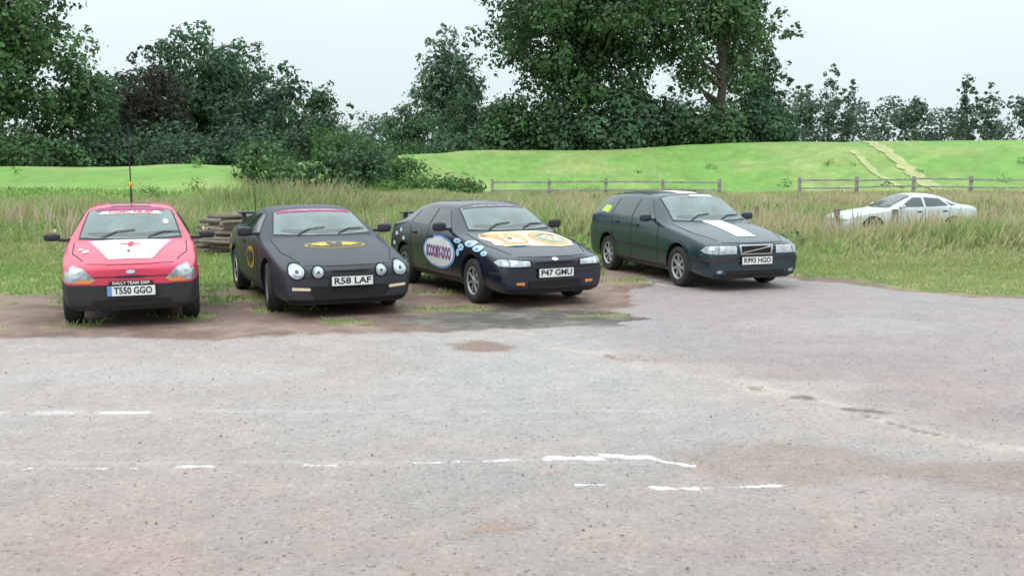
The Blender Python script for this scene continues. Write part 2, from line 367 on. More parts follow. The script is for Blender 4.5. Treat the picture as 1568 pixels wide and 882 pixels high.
cl_=fbm(x*.45,y*.45,71); h=(.10+.68*tall*np.clip(.15+1.5*(cl_-.2),.15,1.4))*(.5+.8*rg.random(n))
reed=np.exp(-((x+6.0)/5)**2-((y-33)/5)**2); h*=1+1.1*reed
h*=1-.5*np.exp(-((x-12.0)/6)**2-((y-28.5)/4)**2)
keep=(grm>.5)&((h>.12)|(rg.random(n)<.6))&~((np.abs(x-12.2)<2.5)&(np.abs(y-31.4)<1.1))&(y<foot+6)
x,y,h=x[keep],y[keep],h[keep]; c0,c1=tallcol(x,y,rg)
rb=np.exp(-((x+5.5)/4)**2-((y-33)/4)**2)[:,None]; c1=lerp(c1,A(.30,.23,.16)*(.7+.6*rg.random((len(x),1))),rb*.65); c0=lerp(c0,A(.10,.14,.065),rb*.7)
farb=(sstep(0,5,y-foot[keep]))[:,None]; vb=(.8+.4*rg.random((len(x),1))); c1=lerp(c1,A(.24,.39,.11)*vb,farb*.9); c0=lerp(c0,A(.21,.35,.09)*vb,farb)
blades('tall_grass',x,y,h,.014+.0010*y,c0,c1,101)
n=16000; y=22+rg.random(n)*26; x=(rg.random(n)*2-1)*(y*.6+3); crest=49+29*sstep(-15,-1,x); foot=crest-(13+7*sstep(-15,-1,x))
k=(y<foot+1)&(fbm(x*.3,y*.3,75)>.47)&~((np.abs(x-12.2)<2.8)&(np.abs(y-31.4)<4)); x,y=x[k],y[k]
h=(.55+.45*rg.random(len(x)))*(1-.3*sstep(32,44,y)); c=A(.58,.48,.32)*(.7+.5*rg.random((len(x),1)))
blades('seeding_grass',x,y,h,.025+.0005*y,c*.7,c,102,.2)
n=150000; y=10.8+rg.random(n)**.8*14; x=(rg.random(n)*2-1)*(y*.62+3)
asp,grm=masks(x,y); k=grm>.25+.4*rg.random(n); x,y=x[k],y[k]
h=(.025+.09*fbm(x*1.5,y*1.5,77)*rg.random(len(x)))*(1+sstep(15,20,y)); c0,c1=tallcol(x*3,y*3,rg)
c1=lerp(c1,A(.27,.38,.11),.5)
blades('verge_grass',x,y,h,.008+.0007*y,c0,c1,103,.5)
cl=[]
for i in range(90):
    y=21+rg.random()*27; x=(rg.random()*2-1)*y*.6
    if abs(x-12)<4 and y<33: continue
    cl.append((x,y,tz(x,y)+.25,.22+.25*rg.random()))
for i in range(12): 
    x=8+rg.random()*42;y=62+rg.random()*12; cl.append((x,y,tz(x,y)+.1,.25+.3*rg.random()))
clumpmass('weeds',cl,500,.09,(.14,.24,.08),12)

def drape(name,pts,w,m):
    V=[];Cc=[];P=[]
    for i in range(len(pts)-1):
        (ax,ay),(bx,by)=pts[i],pts[i+1]
        for k in range(12): P.append((ax+(bx-ax)*k/12,ay+(by-ay)*k/12))
    P.append(pts[-1]); L_=[]
    for i,(x,y) in enumerate(P):
        q=P[min(i+1,len(P)-1)]; p=P[max(0,i-1)]; dx,dy=q[0]-p[0],q[1]-p[1]; l=math.hypot(dx,dy)
        ww=w*(.6+.8*hsh(i,1,4)); L_.append([(x+s*dy/l*ww/2,y-s*dx/l*ww/2) for s in (-1,-.33,.33,1)])
    for a,b_ in zip(L_[:-1],L_[1:]):
        for k in range(3):
            q=[a[k],a[k+1],b_[k+1],b_[k]]
            V.append([(px,py,tz(px,py)+.05) for px,py in q]); Cc.append([(.36,.38,.18)]*4)
    return quads_mesh(name,np.array(V),np.array(Cc),m)
pathm=vcmat('dry_path',.9,0,.4,2)
drape('worn_path',[(27.0,58),(26.6,62),(26.9,68),(27.5,77)],1.0,pathm)
drape('worn_path',[(24.6,62),(24.3,66),(24.8,72)],.45,pathm)

# ---------------------------------------------------------------- wooden things
woodm=mat('weathered_wood',(.30,.285,.26),.85,var=.35,scale=4,bump=.4)
dkwood=mat('old_timber',(.20,.165,.135),.9,var=.5,scale=5,bump=.8,bscale=20)
def addbox(bm,c,s,R=None,bev=.01):
    r=bmesh.ops.create_cube(bm,size=1); vs=r['verts']
    bmesh.ops.scale(bm,vec=s,verts=vs)
    if R is not None: bmesh.ops.rotate(bm,cent=(0,0,0),matrix=R,verts=vs)
    bmesh.ops.translate(bm,vec=c,verts=vs)
    return vs
def bmobj(name,bm,m,parent=None,smooth=False,bev=0):
    if bev: bmesh.ops.bevel(bm,geom=list(bm.edges),offset=bev,segments=2,affect='EDGES',profile=.5)
    me=bpy.data.meshes.new(name); bm.to_mesh(me); bm.free()
    for mm in (m if isinstance(m,list) else [m]): me.materials.append(mm)
    if smooth:
        for p in me.polygons: p.use_smooth=True
    return link(bpy.data.objects.new(name,me),parent)
def fence(x0,x1,y,sp=2.9,h=1.15,sl=0):
    bm=bmesh.new(); n=int((x1-x0)/sp); rf=random.Random(int(x0*7))
    P=[]
    for i in range(n+1):
        x=x0+i*sp; yy=y+sl*(x-x0); z=tz(x,yy); addbox(bm,(x,yy,z+h/2-.1+rf.uniform(-.04,.04)),(.15,.15,h+.2)); P.append((x,yy,z))
    for a,b_ in zip(P[:-1],P[1:]):
        for hh in (h-.16,h-.55):
            d=Vector(b_)-Vector(a); mid=(Vector(a)+Vector(b_))/2+Vector((0,-.105,hh+rf.uniform(-.04,.04)))
            R=Vector((1,0,0)).rotation_difference(d).to_matrix()
            addbox(bm,mid,(d.length-.01,.05,.085),R)
    bmobj('wooden_fence',bm,woodm,bev=.006)
fence(-1,11.9,50.3); fence(14.6,55,50,2.9,1.25); fence(-36,-20.5,37.5,2.9,.95)
for x,y in [(9.9,29.9),(11.6,29.7),(7.6,30.6)]:
    bm=bmesh.new(); addbox(bm,(0,0,.4),(.15,.15,.95)); o=bmobj('wooden_bollard',bm,dkwood,bev=.015); o.location=(x,y,tz(x,y))
root=bpy.data.objects.new('timber_pile',None); link(root); root.location=(-5.25,20.7,tz(-5.25,20.7)); root.rotation_euler=(0,0,.12)
rr=random.Random(4)
for lay in range(9):
    for j in range(5):
        bm=bmesh.new(); Ln=1.8+rr.random()*.8
        pts=[(-Ln/2+Ln*k/6,rr.uniform(-.02,.02),rr.uniform(-.02,.02)) for k in range(7)]; r0=.055+.02*rr.random()
        tube(bm,pts,[r0*(.9+.25*rr.random()) for _ in pts],9); bmesh.ops.holes_fill(bm,edges=[e for e in bm.edges if e.is_boundary])
        for v in bm.verts: v.co.z=max(-r0*.6,min(r0*.7,v.co.z))
        o=bmobj('timber',bm,dkwood,root,smooth=False)
        o.location=(rr.uniform(-.25,.25),-.45+j*.18,.07+lay*.095); o.rotation_euler=(rr.uniform(-.4,.4),rr.uniform(-.06,.06),rr.uniform(-.14,.14))
# ---------------------------------------------------------------- cars
M={}
M['red']=mat('red_paint',(.60,.035,.09),.36,coat=.5,var=.06)
M['white']=mat('white_vinyl',(.74,.73,.71),.45,var=.04)
M['blk']=mat('black_trim',(.020,.020,.023),.55,var=.2)
M['matt']=mat('matt_black_paint',(.024,.025,.034),.45,var=.2,coat=.08)
M['navy']=mat('black_navy_paint',(.008,.010,.024),.26,coat=.5,var=.12)
M['green']=mat('dark_teal_paint',(.006,.027,.036),.26,coat=.55,var=.12)
M['silver']=mat('silver_white_paint',(.52,.56,.555),.35,coat=.4,var=.04)
M['glass']=mat('window_glass',(.020,.027,.027),.07,var=.3,spec=.8,scale=3,coat=.4)
M['glass2']=mat('pale_window_glass',(.075,.108,.102),.09,var=.55,spec=.8,scale=3,coat=.5)
M['tyre']=mat('tyre_rubber',(.024,.023,.023),.85,var=.25)
M['rim']=mat('alloy_rim',(.42,.42,.44),.38,metal=.6,var=.2)
M['lamp']=mat('headlamp_glass',(.36,.40,.42),.14,metal=.5,coat=.8,var=.5,scale=18)
M['lampw']=mat('lamp_reflector',(.52,.55,.57),.12,metal=.55,coat=.8,var=.5,scale=16)
M['amber']=mat('amber_lens',(.75,.24,.04),.2,coat=.8,var=.15)
M['yel']=mat('yellow_vinyl',(.55,.38,.04),.5,var=.1)
M['cream']=mat('cream_vinyl',(.72,.60,.40),.45,var=.1)
M['tan']=mat('tan_vinyl',(.62,.34,.13),.45,var=.15)
M['brown']=mat('brown_vinyl',(.42,.17,.05),.45,var=.2)
M['teal']=mat('teal_vinyl',(.28,.42,.36),.45,var=.2)
M['blue']=mat('blue_vinyl',(.12,.30,.62),.45,var=.1)
M['lblue']=mat('pale_blue_vinyl',(.45,.65,.80),.45,var=.1)
M['mag']=mat('magenta_vinyl',(.38,.03,.16),.5,var=.1)
M['rvin']=mat('red_vinyl',(.65,.03,.05),.45,var=.06)
M['pink']=mat('pale_pink_vinyl',(.55,.35,.5),.5,var=.06)
M['chrome']=mat('chrome',(.6,.6,.6),.2,metal=1,var=.05)
M['plate']=mat('number_plate_white',(.78,.78,.76),.4,var=.03)
M['seam']=mat('panel_gap',(.006,.006,.007),.8,var=.1)
M['hiviz']=mat('hi_vis_cloth',(.45,.75,.08),.7,var=.1)
M['well']=mat('wheel_well',(.008,.008,.008),.95,var=.1)
M['red_l']=mat('tail_lamp_red',(.45,.02,.02),.2,coat=.8,var=.1)

def ell(cx,cy,rx,ry,n=28,rot=0):
    o=[]
    for i in range(n):
        a=i*2*math.pi/n; u=rx*math.cos(a); v=ry*math.sin(a)
        o.append((cx+u*math.cos(rot)-v*math.sin(rot),cy+u*math.sin(rot)+v*math.cos(rot)))
    return o
class Car:
    def __init__(s,name,P,loc,ang,zoff=0.004):
        s.P=P; s.root=bpy.data.objects.new(name,None); link(s.root)
        s.root.location=(loc[0],loc[1],zoff); s.root.rotation_euler=(0,0,math.atan2(-math.cos(ang),math.sin(ang)))
        W=P['W']; zb=P['zb']; nose=P['nose']; tail=P['tail']; cx,cz=P['cowl']; fx,fz=P['rf']; rx,rz=P['rr']; dx,dz=P['deck']; zn=P['zn']; zt_=P['ztail']
        wr=P.get('wr',.66); st=[]
        st.append((nose,zb+.07,W*P.get('nw',.66),zn-.12,W*(P.get('nw',.66)-.03),zn-.065,W*.5,.015))
        st.append((nose-.05,zb+.0,W*.88,zn-.07,W*.84,zn-.015,W*.66,.02))
        st.append((nose-.20,zb,W*.965,zn-.02,W*.925,zn+.03,W*.72,.025))
        hx=nose-.20
        for t in (.33,.67):
            x=hx+(cx-hx)*t; z=zn+.035+(cz-zn-.035)*(t**.85)
            st.append((x,zb,W*(.985+.015*t),z-.055,W*.955,z,W*.78,.03))
        st.append((cx+.06,zb,W,cz-.07,W*.965,cz-.015,W*.80,.03))
        st.append((cx-.04,zb,W,cz-.055,W*.965,cz+.03,W*.79,.03))
        t=.5; st.append((cx+(fx-cx)*t,zb,W,cz-.02,W*.965,cz+(fz-cz)*.56,W*(.79+wr)/2,.035))
        st.append((fx,zb,W,cz-.0,W*.965,fz-.02,W*wr,.035))
        st.append((fx-.16,zb,W,cz+.01,W*.965,fz+.005,W*wr,.035))
        st.append(((fx+rx)/2,zb,W,cz+.02,W*.965,max(fz,rz)+.015,W*wr,.035))
        st.append((rx,zb,W,cz+.03,W*.96,rz-.01,W*(wr-.01),.035))
        st.append(((rx+dx)/2,zb,W*.995,min(cz+.035,dz),W*.95,(rz+dz)/2+.025,W*(wr+.02),.03))
        st.append((dx,zb+.01,W*.98,dz-.08,W*.92,dz-.01,W*(wr+.04),.025))
        if dx-tail>.2: st.append(((dx+tail)/2-.05,zb+.02,W*.95,dz-.10,W*.88,zt_+.01,W*.68,.02))
        st.append((tail+.07,zb+.05,W*.88,zt_-.12,W*.82,zt_-.05,W*.62,.02))
        st.append((tail,zb+.12,W*.68,zt_-.2,W*.62,zt_-.14,W*.5,.01))
        bm=bmesh.new(); rings=[]
        for (x,b0,w,zs,ws,zt,wt,cr) in st:
            half=[(0,b0),(w*.72,b0),(w*.96,b0+.03),(w*.995,b0+(zs-b0)*.38),(w,b0+(zs-b0)*.68),(ws,zs),((ws+wt)/2+.012,(zs+zt)/2),(wt,zt),(wt*.62,zt+cr*.75),(0,zt+cr)]
            vs=[bm.verts.new((x,y_,z_)) for y_,z_ in half]+[bm.verts.new((x,-y_,z_)) for y_,z_ in half[-2:0:-1]]
            rings.append(vs)
        n=18; lowi=P.get('low',-1)
        for a,b_ in zip(rings[:-1],rings[1:]):
            for k in range(n):
                f=bm.faces.new((a[k],a[(k+1)%n],b_[(k+1)%n],b_[k])); hk=k if k<9 else 17-k
                f.material_index=1 if hk<=lowi or hk==0 else 0
        for r,ff in ((rings[0],1),(rings[-1],0)):
            Lq=[r[i] for i in range(10)]; Rq=[r[0]]+[r[18-i] for i in range(1,9)]+[r[9]]
            for i in range(9):
                if i==0: vs=[Lq[0],Lq[1],Rq[1]]
                elif i==8: vs=[Lq[8],Lq[9],Rq[8]]
                else: vs=[Lq[i],Lq[i+1],Rq[i+1],Rq[i]]
                f=bm.faces.new(vs); f.material_index=1 if i<=lowi else 0
        bmesh.ops.recalc_face_normals(bm,faces=bm.faces)
        cl_=bm.edges.layers.float.get('crease_edge') or bm.edges.layers.float.new('crease_edge')
        def cre(v1,v2,val):
            e=bm.edges.get((v1,v2))
            if e: e[cl_]=val
        for a,b_ in zip(rings[:-1],rings[1:]):
            for k in (5,13): cre(a[k],b_[k],.35)
            for k in (7,11): cre(a[k],b_[k],.25)
        for k in (7,8,9,10): cre(rings[5][k],rings[5][k+1],.6); cre(rings[6][k],rings[6][k+1],.3)
        for k in range(18): cre(rings[1][k],rings[1][(k+1)%18],.3)
        mats3=(M[P['paint']],M['blk'],M['well'])
        me=bpy.data.meshes.new('tmp'); bm.to_mesh(me); bm.free()
        for m_ in mats3: me.materials.append(m_)
        ob=link(bpy.data.objects.new('tmp',me)); md=ob.modifiers.new('s','SUBSURF'); md.levels=3
        dg=bpy.context.evaluated_depsgraph_get(); dg.update()
        sm=bpy.data.meshes.new_from_object(ob.evaluated_get(dg))
        b2=bmesh.new(); b2.from_mesh(sm); s.bvh=BVHTree.FromBMesh(b2); b2.free()
        R=P['R']; wb=P['wb']; ra=R+.055; cb=bmesh.new()
        for wx in (0,-wb):
            for sg in (1,-1):
                mt=Matrix.Translation((wx,sg*(W-.13),R+.01))@Matrix.Rotation(math.pi/2,4,'X')
                bmesh.ops.create_cone(cb,cap_ends=True,segments=40,radius1=ra,radius2=ra,depth=.42,matrix=mt)
        bmesh.ops.recalc_face_normals(cb,faces=cb.faces)
        cm=bpy.data.meshes.new('cut'); cb.to_mesh(cm); cb.free(); co=link(bpy.data.objects.new('cut',cm))
        for m_ in mats3: cm.materials.append(m_)
        ob2=link(bpy.data.objects.new('tmp2',sm)); bo=ob2.modifiers.new('b','BOOLEAN'); bo.operation='DIFFERENCE'; bo.object=co; bo.solver='EXACT'
        dg=bpy.context.evaluated_depsgraph_get(); dg.update()
        fm=bpy.data.meshes.new_from_object(ob2.evaluated_get(dg)); fm.name='body_shell'
        for o in (ob,ob2,co): bpy.data.objects.remove(o)
        while len(fm.materials)<3: fm.materials.append(M['well'])
        for p in fm.polygons:
            c=p.center; p.use_smooth=True
            for wx in (0,-wb):
                dd=math.hypot(c.x-wx,c.z-R-.01)
                if dd<ra+.001 and abs(c.y)<W-.01 and abs(c.y)>W-.36 and (abs(dd-ra)<.02 and abs(p.normal.y)<.2 or abs(abs(c.y)-(W-.34))<.01):
                    p.material_index=2; p.use_smooth=False
        fm.set_sharp_from_angle(angle=math.radians(38))
        link(bpy.data.objects.new('body_shell',fm),s.root)
        for i,wx in enumerate((0,-wb)):
            for sg in (1,-1):
                s.wheel(wx,sg,P.get('steer',0) if i==0 else 0)
        for wx in (0,-wb):
            for sd in ('left','right'):
                o=[(wx+(ra+.0)*math.cos(a),R+.01+(ra+.0)*math.sin(a)) for a in np.linspace(-.25,math.pi+.25,30)]
                i_=[(wx+(ra+.022)*math.cos(a),R+.01+(ra+.022)*math.sin(a)) for a in np.linspace(-.25,math.pi+.25,30)]
                s.strip('arch_lip',o,i_,sd,M[P.get('arch',P['paint'])],.012)
        s.windows()
    def hit(s,a,b,proj,off):
        if proj=='top': o=Vector((a,b,3)); d=Vector((0,0,-1))
        elif proj=='front': o=Vector((5,a,b)); d=Vector((-1,0,0))
        elif proj=='rear': o=Vector((-8,a,b)); d=Vector((1,0,0))
        elif proj=='right': o=Vector((a,-3,b)); d=Vector((0,1,0))
        else: o=Vector((a,3,b)); d=Vector((0,-1,0))
        l,nn,i,_=s.bvh.ray_cast(o,d)
        if l is None: return None
        if nn.dot(d)>0: nn=-nn
        return l+nn*off
    def _emit(s,name,v2,fs,proj,m,off):
        bm=bmesh.new(); vs=[bm.verts.new((a,b,0)) for a,b in v2]
        for f in fs:
            try: bm.faces.new([vs[i] for i in f])
            except Exception: pass
        a0=min(v[0] for v in v2);a1=max(v[0] for v in v2);b0=min(v[1] for v in v2);b1=max(v[1] for v in v2); g=.05
        for lo,hi,nrm in ((a0,a1,(1,0,0)),(b0,b1,(0,1,0))):
            k=math.floor(lo/g)*g+g
            while k<hi:
                bmesh.ops.bisect_plane(bm,geom=list(bm.verts)+list(bm.edges)+list(bm.faces),plane_co=(k*nrm[0],k*nrm[1],0),plane_no=nrm,dist=1e-5); k+=g
        dead=[]
        for v in bm.verts:
            h=s.hit(v.co.x,v.co.y,proj,off)
            if h is None: dead.append(v)
            else: v.co=h
        if dead: bmesh.ops.delete(bm,geom=dead,context='VERTS')
        return bmobj(name,bm,m,s.root,smooth=True)
    def patch(s,name,poly,proj,m,off=.004):
        tri=tessellate_polygon([[Vector((a,b,0)) for a,b in poly]])
        return s._emit(name,poly,tri,proj,M[m] if isinstance(m,str) else m,off)
    def strip(s,name,A_,B_,proj,m,off=.004):
        n=len(A_); return s._emit(name,list(A_)+list(B_),[(i,i+1,n+i+1,n+i) for i in range(n-1)],proj,m,off)
    def line(s,name,pts,w,proj,m,off=.0045):
        A_=[];B_=[]
        for i,p in enumerate(pts):
            q=pts[min(i+1,len(pts)-1)]; r=pts[max(i-1,0)]; dx,dy=q[0]-r[0],q[1]-r[1]; l=math.hypot(dx,dy) or 1
            A_.append((p[0]-dy/l*w/2,p[1]+dx/l*w/2)); B_.append((p[0]+dy/l*w/2,p[1]-dx/l*w/2))
        s.strip(name,A_,B_,proj,M[m],off)
    def textmesh(s,txt,size,bold=.0):
        cu=bpy.data.curves.new('t','FONT'); cu.body=txt; cu.size=size; cu.align_x='CENTER'; cu.align_y='CENTER'; cu.offset=bold; cu.resolution_u=3
        o=link(bpy.data.objects.new('t',cu)); dg=bpy.context.evaluated_depsgraph_get(); dg.update()
        me=bpy.data.meshes.new_from_object(o.evaluated_get(dg)); bpy.data.objects.remove(o)
        return [tuple(v.co) for v in me.vertices],[tuple(p.vertices) for p in me.polygons]
    def text(s,txt,size,c,proj,m,off=.007,bold=.004,sx=1):
        v,f=s.textmesh(txt,size,bold)
        if proj=='top': v2=[(c[0]-b,c[1]+a*sx) for a,b,_ in v]
        else: v2=[(c[0]+a*sx,c[1]+b) for a,b,_ in v]
        s._emit('lettering',v2,f,proj,M[m],off)
    def plate(s,txt,z,y=0,eu=False,w=.52):
        h=s.hit(y,z,'front',0); x=h.x+.025
        bm=bmesh.new(); addbox(bm,(x,y,z),(.02,w+.03,.135)); bmobj('plate_surround',bm,M['blk'],s.root,bev=.004)
        bm=bmesh.new(); addbox(bm,(x+.008,y,z),(.012,w,.111)); bmobj('number_plate',bm,M['plate'],s.root)
        if eu:
            bm=bmesh.new(); addbox(bm,(x+.0095,y-w/2+.025,z),(.012,.05,.108)); bmobj('plate_flag_band',bm,M['blue'],s.root)
        v,f=s.textmesh(txt,.108,.003); me=bpy.data.meshes.new('plate_letters')
        wd=max(a for a,_,_ in v)-min(a for a,_,_ in v); k=(w*(.80 if eu else .9))/wd
        me.from_pydata([(x+.0165,y+(.02 if eu else 0)+a*k,z+b) for a,b,_ in v],[],f); me.materials.append(M['blk'])
        link(bpy.data.objects.new('plate_letters',me),s.root)
    def wheel(s,wx,sg,steer):
        R=s.P['R']; wd=.19; ro=R*.66; e=bpy.data.objects.new('wheel',None); link(e,s.root)
        e.location=(wx,sg*(s.P['W']-.115),R); e.rotation_euler=(0,0,(0 if sg>0 else math.pi)+steer)
        def lathe(name,prof,m,seg=36):
            bm=bmesh.new(); prev=None
            for r,y in prof:
                ring=[bm.verts.new((r*math.cos(k*6.28319/seg),y,r*math.sin(k*6.28319/seg))) for k in range(seg)]
                if prev:
                    for k in range(seg): bm.faces.new((prev[k],prev[(k+1)%seg],ring[(k+1)%seg],ring[k]))
                prev=ring
            return bmobj(name,bm,m,e,smooth=True)
        lathe('tyre',[(ro-.01,-.085),(ro+.01,-.095),(R-.03,-.1),(R-.006,-.085),(R,-.05),(R,.05),(R-.006,.085),(R-.03,.1),(ro+.01,.095),(ro-.01,.085)],M['tyre'])
        lathe('rim_barrel',[(ro-.005,.09),(ro-.018,.086),(ro-.022,.03),(.001,.02)],M['blk'])
        lathe('rim_edge',[(ro+.002,.088),(ro-.02,.092),(ro-.03,.075)],M['rim'])
        lathe('hub_cap',[(.001,.085),(.035,.083),(.05,.07),(.05,.02)],M['rim'])
        bm=bmesh.new(); ns=s.P.get('spokes',5)
        for k in range(ns):
            a=k*2*math.pi/ns+.3; vs=addbox(bm,((ro-.01)/2+.01,.066,0),(ro-.02,.022,s.P.get('spw',.05)))
            for v in vs:
                if v.co.x<ro/2: v.co.z*=.75
            bmesh.ops.rotate(bm,cent=(0,0,0),matrix=Matrix.Rotation(a,3,'Y'),verts=vs)
        bmobj('spokes',bm,M['rim'],e,bev=.004)
    def mirror(s,x,z,m='blk',yo=.0,sz=(.10,.2,.13)):
        for sg in (1,-1):
            bm=bmesh.new(); W=s.P['W']
            addbox(bm,(x,sg*(W*.97+.13+yo),z),sz); bmesh.ops.subdivide_edges(bm,edges=list(bm.edges),cuts=1,use_grid_fill=True)
            for v in bm.verts:
                d=Vector((v.co.x-x,v.co.y-sg*(W*.97+.13+yo),v.co.z-z)); 
                if d.x>0: v.co.x-=abs(d.y)*.25; v.co.z-=d.z*.1
            o=bmobj('door_mirror',bm,M[m],s.root,smooth=True); q=o.modifiers.new('s','SUBSURF'); q.levels=2; q.render_levels=2
            bm=bmesh.new(); addbox(bm,(x-.01,sg*(W*.94+.0+yo/2),z-.035),(.06,.16+yo,.04)); bmobj('mirror_arm',bm,M['blk'],s.root,bev=.008)
            bm=bmesh.new(); addbox(bm,(x-sz[0]/2+.012,sg*(W*.97+.13+yo),z),(.004,sz[1]*.7,sz[2]*.65)); bmobj('mirror_glass',bm,M['chrome'],s.root)
    def windows(s):
        P=s.P; W=P['W']; cx,cz=P['cowl']; fx,fz=P['rf']; wr=P.get('wr',.66)
        a=W*.79-.035; b=W*wr-.025; x0=cx-.0; x1=fx+.04
        poly=[(x0-.05,-a),(x0+.0,-a*.7),(x0+.035,-a*.3),(x0+.035,a*.3),(x0,a*.7),(x0-.05,a),((x0+x1)/2,(a+b)/2),(x1+.03,b),(x1,b*.8),(x1-.02,b*.3),(x1-.02,-b*.3),(x1,-b*.8),(x1+.03,-b),((x0+x1)/2,-(a+b)/2)]
        big=[(p[0]+(.035 if p[0]>(x0+x1)/2 else -.03),p[1]*1.04) for p in poly]
        s.patch('windscreen_seal',big,'top','blk',.002)
        s.patch('windscreen',poly,'top',P.get('glass','glass2'),.006)
        for y0 in (-.45,.1):
            s.line('wiper',[(x0+.01,y0+.1),(x0-.10,y0+.28),(x0-.13,y0+.5)],.022,'top','blk',.018)
        s.patch('dashboard',[(x0-.10,-a*.86),(x0-.02,-a*.6),(x0,0),(x0-.02,a*.6),(x0-.10,a*.86),(x0-.13,a*.8),(x0-.07,0),(x0-.13,-a*.8)],'top','glass',.008)
        s.patch('interior_mirror',[(x1+.07,-.10),(x1+.07,.10),(x1+.10,.10),(x1+.10,-.10)],'top','glass',.008)
        for sd in ('left','right'):
            for poly in P['sidewin']:
                s.patch('side_window',poly,sd,'glass',.005)
            for pts in P.get('seams',[]): s.line('door_seam',pts,.012,sd,'seam',.003)
            for (hx,hz) in P.get('handles',[]): s.patch('door_handle',[(hx-.08,hz-.018),(hx+.08,hz-.018),(hx+.08,hz+.018),(hx-.08,hz+.018)],sd,'blk',.02)
            s.line('sill_trim',[(-.36,P['zb']+.09),(-P['wb']+.36,P['zb']+.09)],.05,sd,'blk',.006)
        n=P['nose']
        for sg in (1,-1): s.line('bonnet_seam',[(cx+.03,sg*W*.83),(cx+(n-cx)*.5,sg*W*.82),(n-.2,sg*W*.66)],.010,'top','seam',.003)
        zn=P['zn']; s.line('bumper_seam',[(-W*.9,zn-.13),(-W*.5,zn-.14),(W*.5,zn-.14),(W*.9,zn-.13)],.010,'front','seam',.003)
        s.line('air_dam',[(-W*.84,P['zb']+.045),(-W*.4,P['zb']+.04),(W*.4,P['zb']+.04),(W*.84,P['zb']+.045)],.05,'front','blk',.008)
        s.line('bonnet_edge',[(n-.11,-W*.62),(n-.06,-W*.3),(n-.05,0),(n-.06,W*.3),(n-.11,W*.62)],.010,'top','seam',.003)

P=dict(W=.785,zb=.20,nose=.70,tail=-3.0,cowl=(-.30,.95),rf=(-1.0,1.335),rr=(-2.35,1.33),deck=(-2.88,1.0),zn=.74,ztail=.95,paint='red',R=.285,wb=2.45,low=3,wr=.66,arch='blk',nw=.74,glass='glass2',
  sidewin=[[(-.62,.99),(-1.62,1.0),(-1.62,1.26),(-1.05,1.25)],[(-1.70,1.0),(-2.35,1.03),(-2.25,1.22),(-1.70,1.26)]],seams=[[(-.5,.9),(-.5,.35)],[(-1.66,1.0),(-1.70,.35)]],handles=[(-1.5,.86)])
c=Car('hatchback_car',P,(-4.67,11.97),math.radians(20))
c.patch('bonnet_stripe',[(.50,-.24),(-.24,-.46),(-.24,.46),(.50,.24)],'top','white',.004)
for sg in (1,-1): c.patch('headlamp_surround',[(sg*a,b) for a,b in [(.38,.57),(.50,.69),(.62,.735),(.71,.66),(.72,.56),(.6,.535),(.46,.53)]],'front','lamp',.006)
for sg in (1,-1):
    c.patch('indicator',[(sg*a,b) for a,b in [(.38,.565),(.44,.53),(.62,.535),(.56,.58)]],'front','amber',.010)
    c.patch('lamp_bulb',ell(sg*.59,.645,.07,.052,16),'front','lampw',.010)
    c.patch('stripe_edge',[(.48,sg*.265),(-.24,sg*.50),(-.24,sg*.47),(.48,sg*.25)],'top','pink',.005)
    c.line('red_stripe_line',[(.44,sg*.19),(-.22,sg*.36)],.012,'top','pink',.007)
c.patch('cross_decal',[(-.12,-.02),(-.12,.03),(-.04,.04),(-.05,.12),(.0,.12),(.01,.03),(.10,.02),(.10,-.03),(.01,-.03),(.0,-.11),(-.05,-.11),(-.04,-.03)],'top','rvin',.007)
c.patch('cross_decal',ell(.26,-.02,.05,.02,10),'top','mag',.007)
c.patch('grille_slot',ell(0,.60,.20,.016,20),'front','blk',.005)
c.patch('badge',ell(0,.66,.05,.022,16),'front','lblue',.01)
c.patch('lower_grille',[(-.45,.28),(.45,.28),(.42,.34),(-.42,.34)],'front','seam',.006)
c.patch('roundel',ell(.2,-.50,.05,.04,14),'top','white',.006)
c.patch('roundel',ell(.1,-.56,.03,.03,14),'top','white',.006)
c.patch('tax_disc',ell(-.62,.42,.05,.035,12),'top','white',.010)
c.patch('banner',[(-.87,-.34),(-.87,.34),(-.79,.38),(-.79,-.38)],'top','white',.010)
c.text('COMIC RELIEF',.085,(-.83,0),'top','rvin',.014,.003)
c.patch('sunstrip',[(-.90,-.42),(-.90,.42),(-.955,.41),(-.955,-.41)],'top','mag',.010)
c.patch('roof_light_bar',[(-1.05,-.25),(-1.05,.25),(-1.12,.25),(-1.12,-.25)],'top','blk',.03)
c.plate('T550 GGO',.44,0,True)
bm=bmesh.new(); addbox(bm,(c.hit(0,.53,'front',0).x+.02,0,.53),(.012,.48,.042)); bmobj('plate_banner',bm,M['blk'],c.root)
c.text('RALLY TEAM 2009',.046,(0,.53),'front','white',.034,.001,1.1)
c.mirror(-.52,.99,'blk',.03,(.10,.19,.10))
for sg in (1,-1):
    bm=bmesh.new(); addbox(bm,(-.50,sg*.88,1.07),(.03,.03,.04)); bmobj('mirror_ornament',bm,M['cream'],c.root,bev=.008)
    bm=bmesh.new(); addbox(bm,(-.50,sg*.92,1.06),(.03,.025,.025)); bmobj('mirror_ornament_tip',bm,M['amber'],c.root,bev=.006)
bm=bmesh.new(); tube(bm,[(-1.6,0,1.36),(-1.6,0,1.7),(-1.62,0,2.45)],[.014,.009,.006],6); bmobj('radio_aerial',bm,M['blk'],c.root)
bm=bmesh.new(); bmesh.ops.create_icosphere(bm,subdivisions=2,radius=.028,matrix=Matrix.Translation((-1.6,0,1.62))@Matrix.Diagonal((1,1,1.6,1))); bmobj('aerial_ball',bm,M['yel'],c.root,smooth=True)

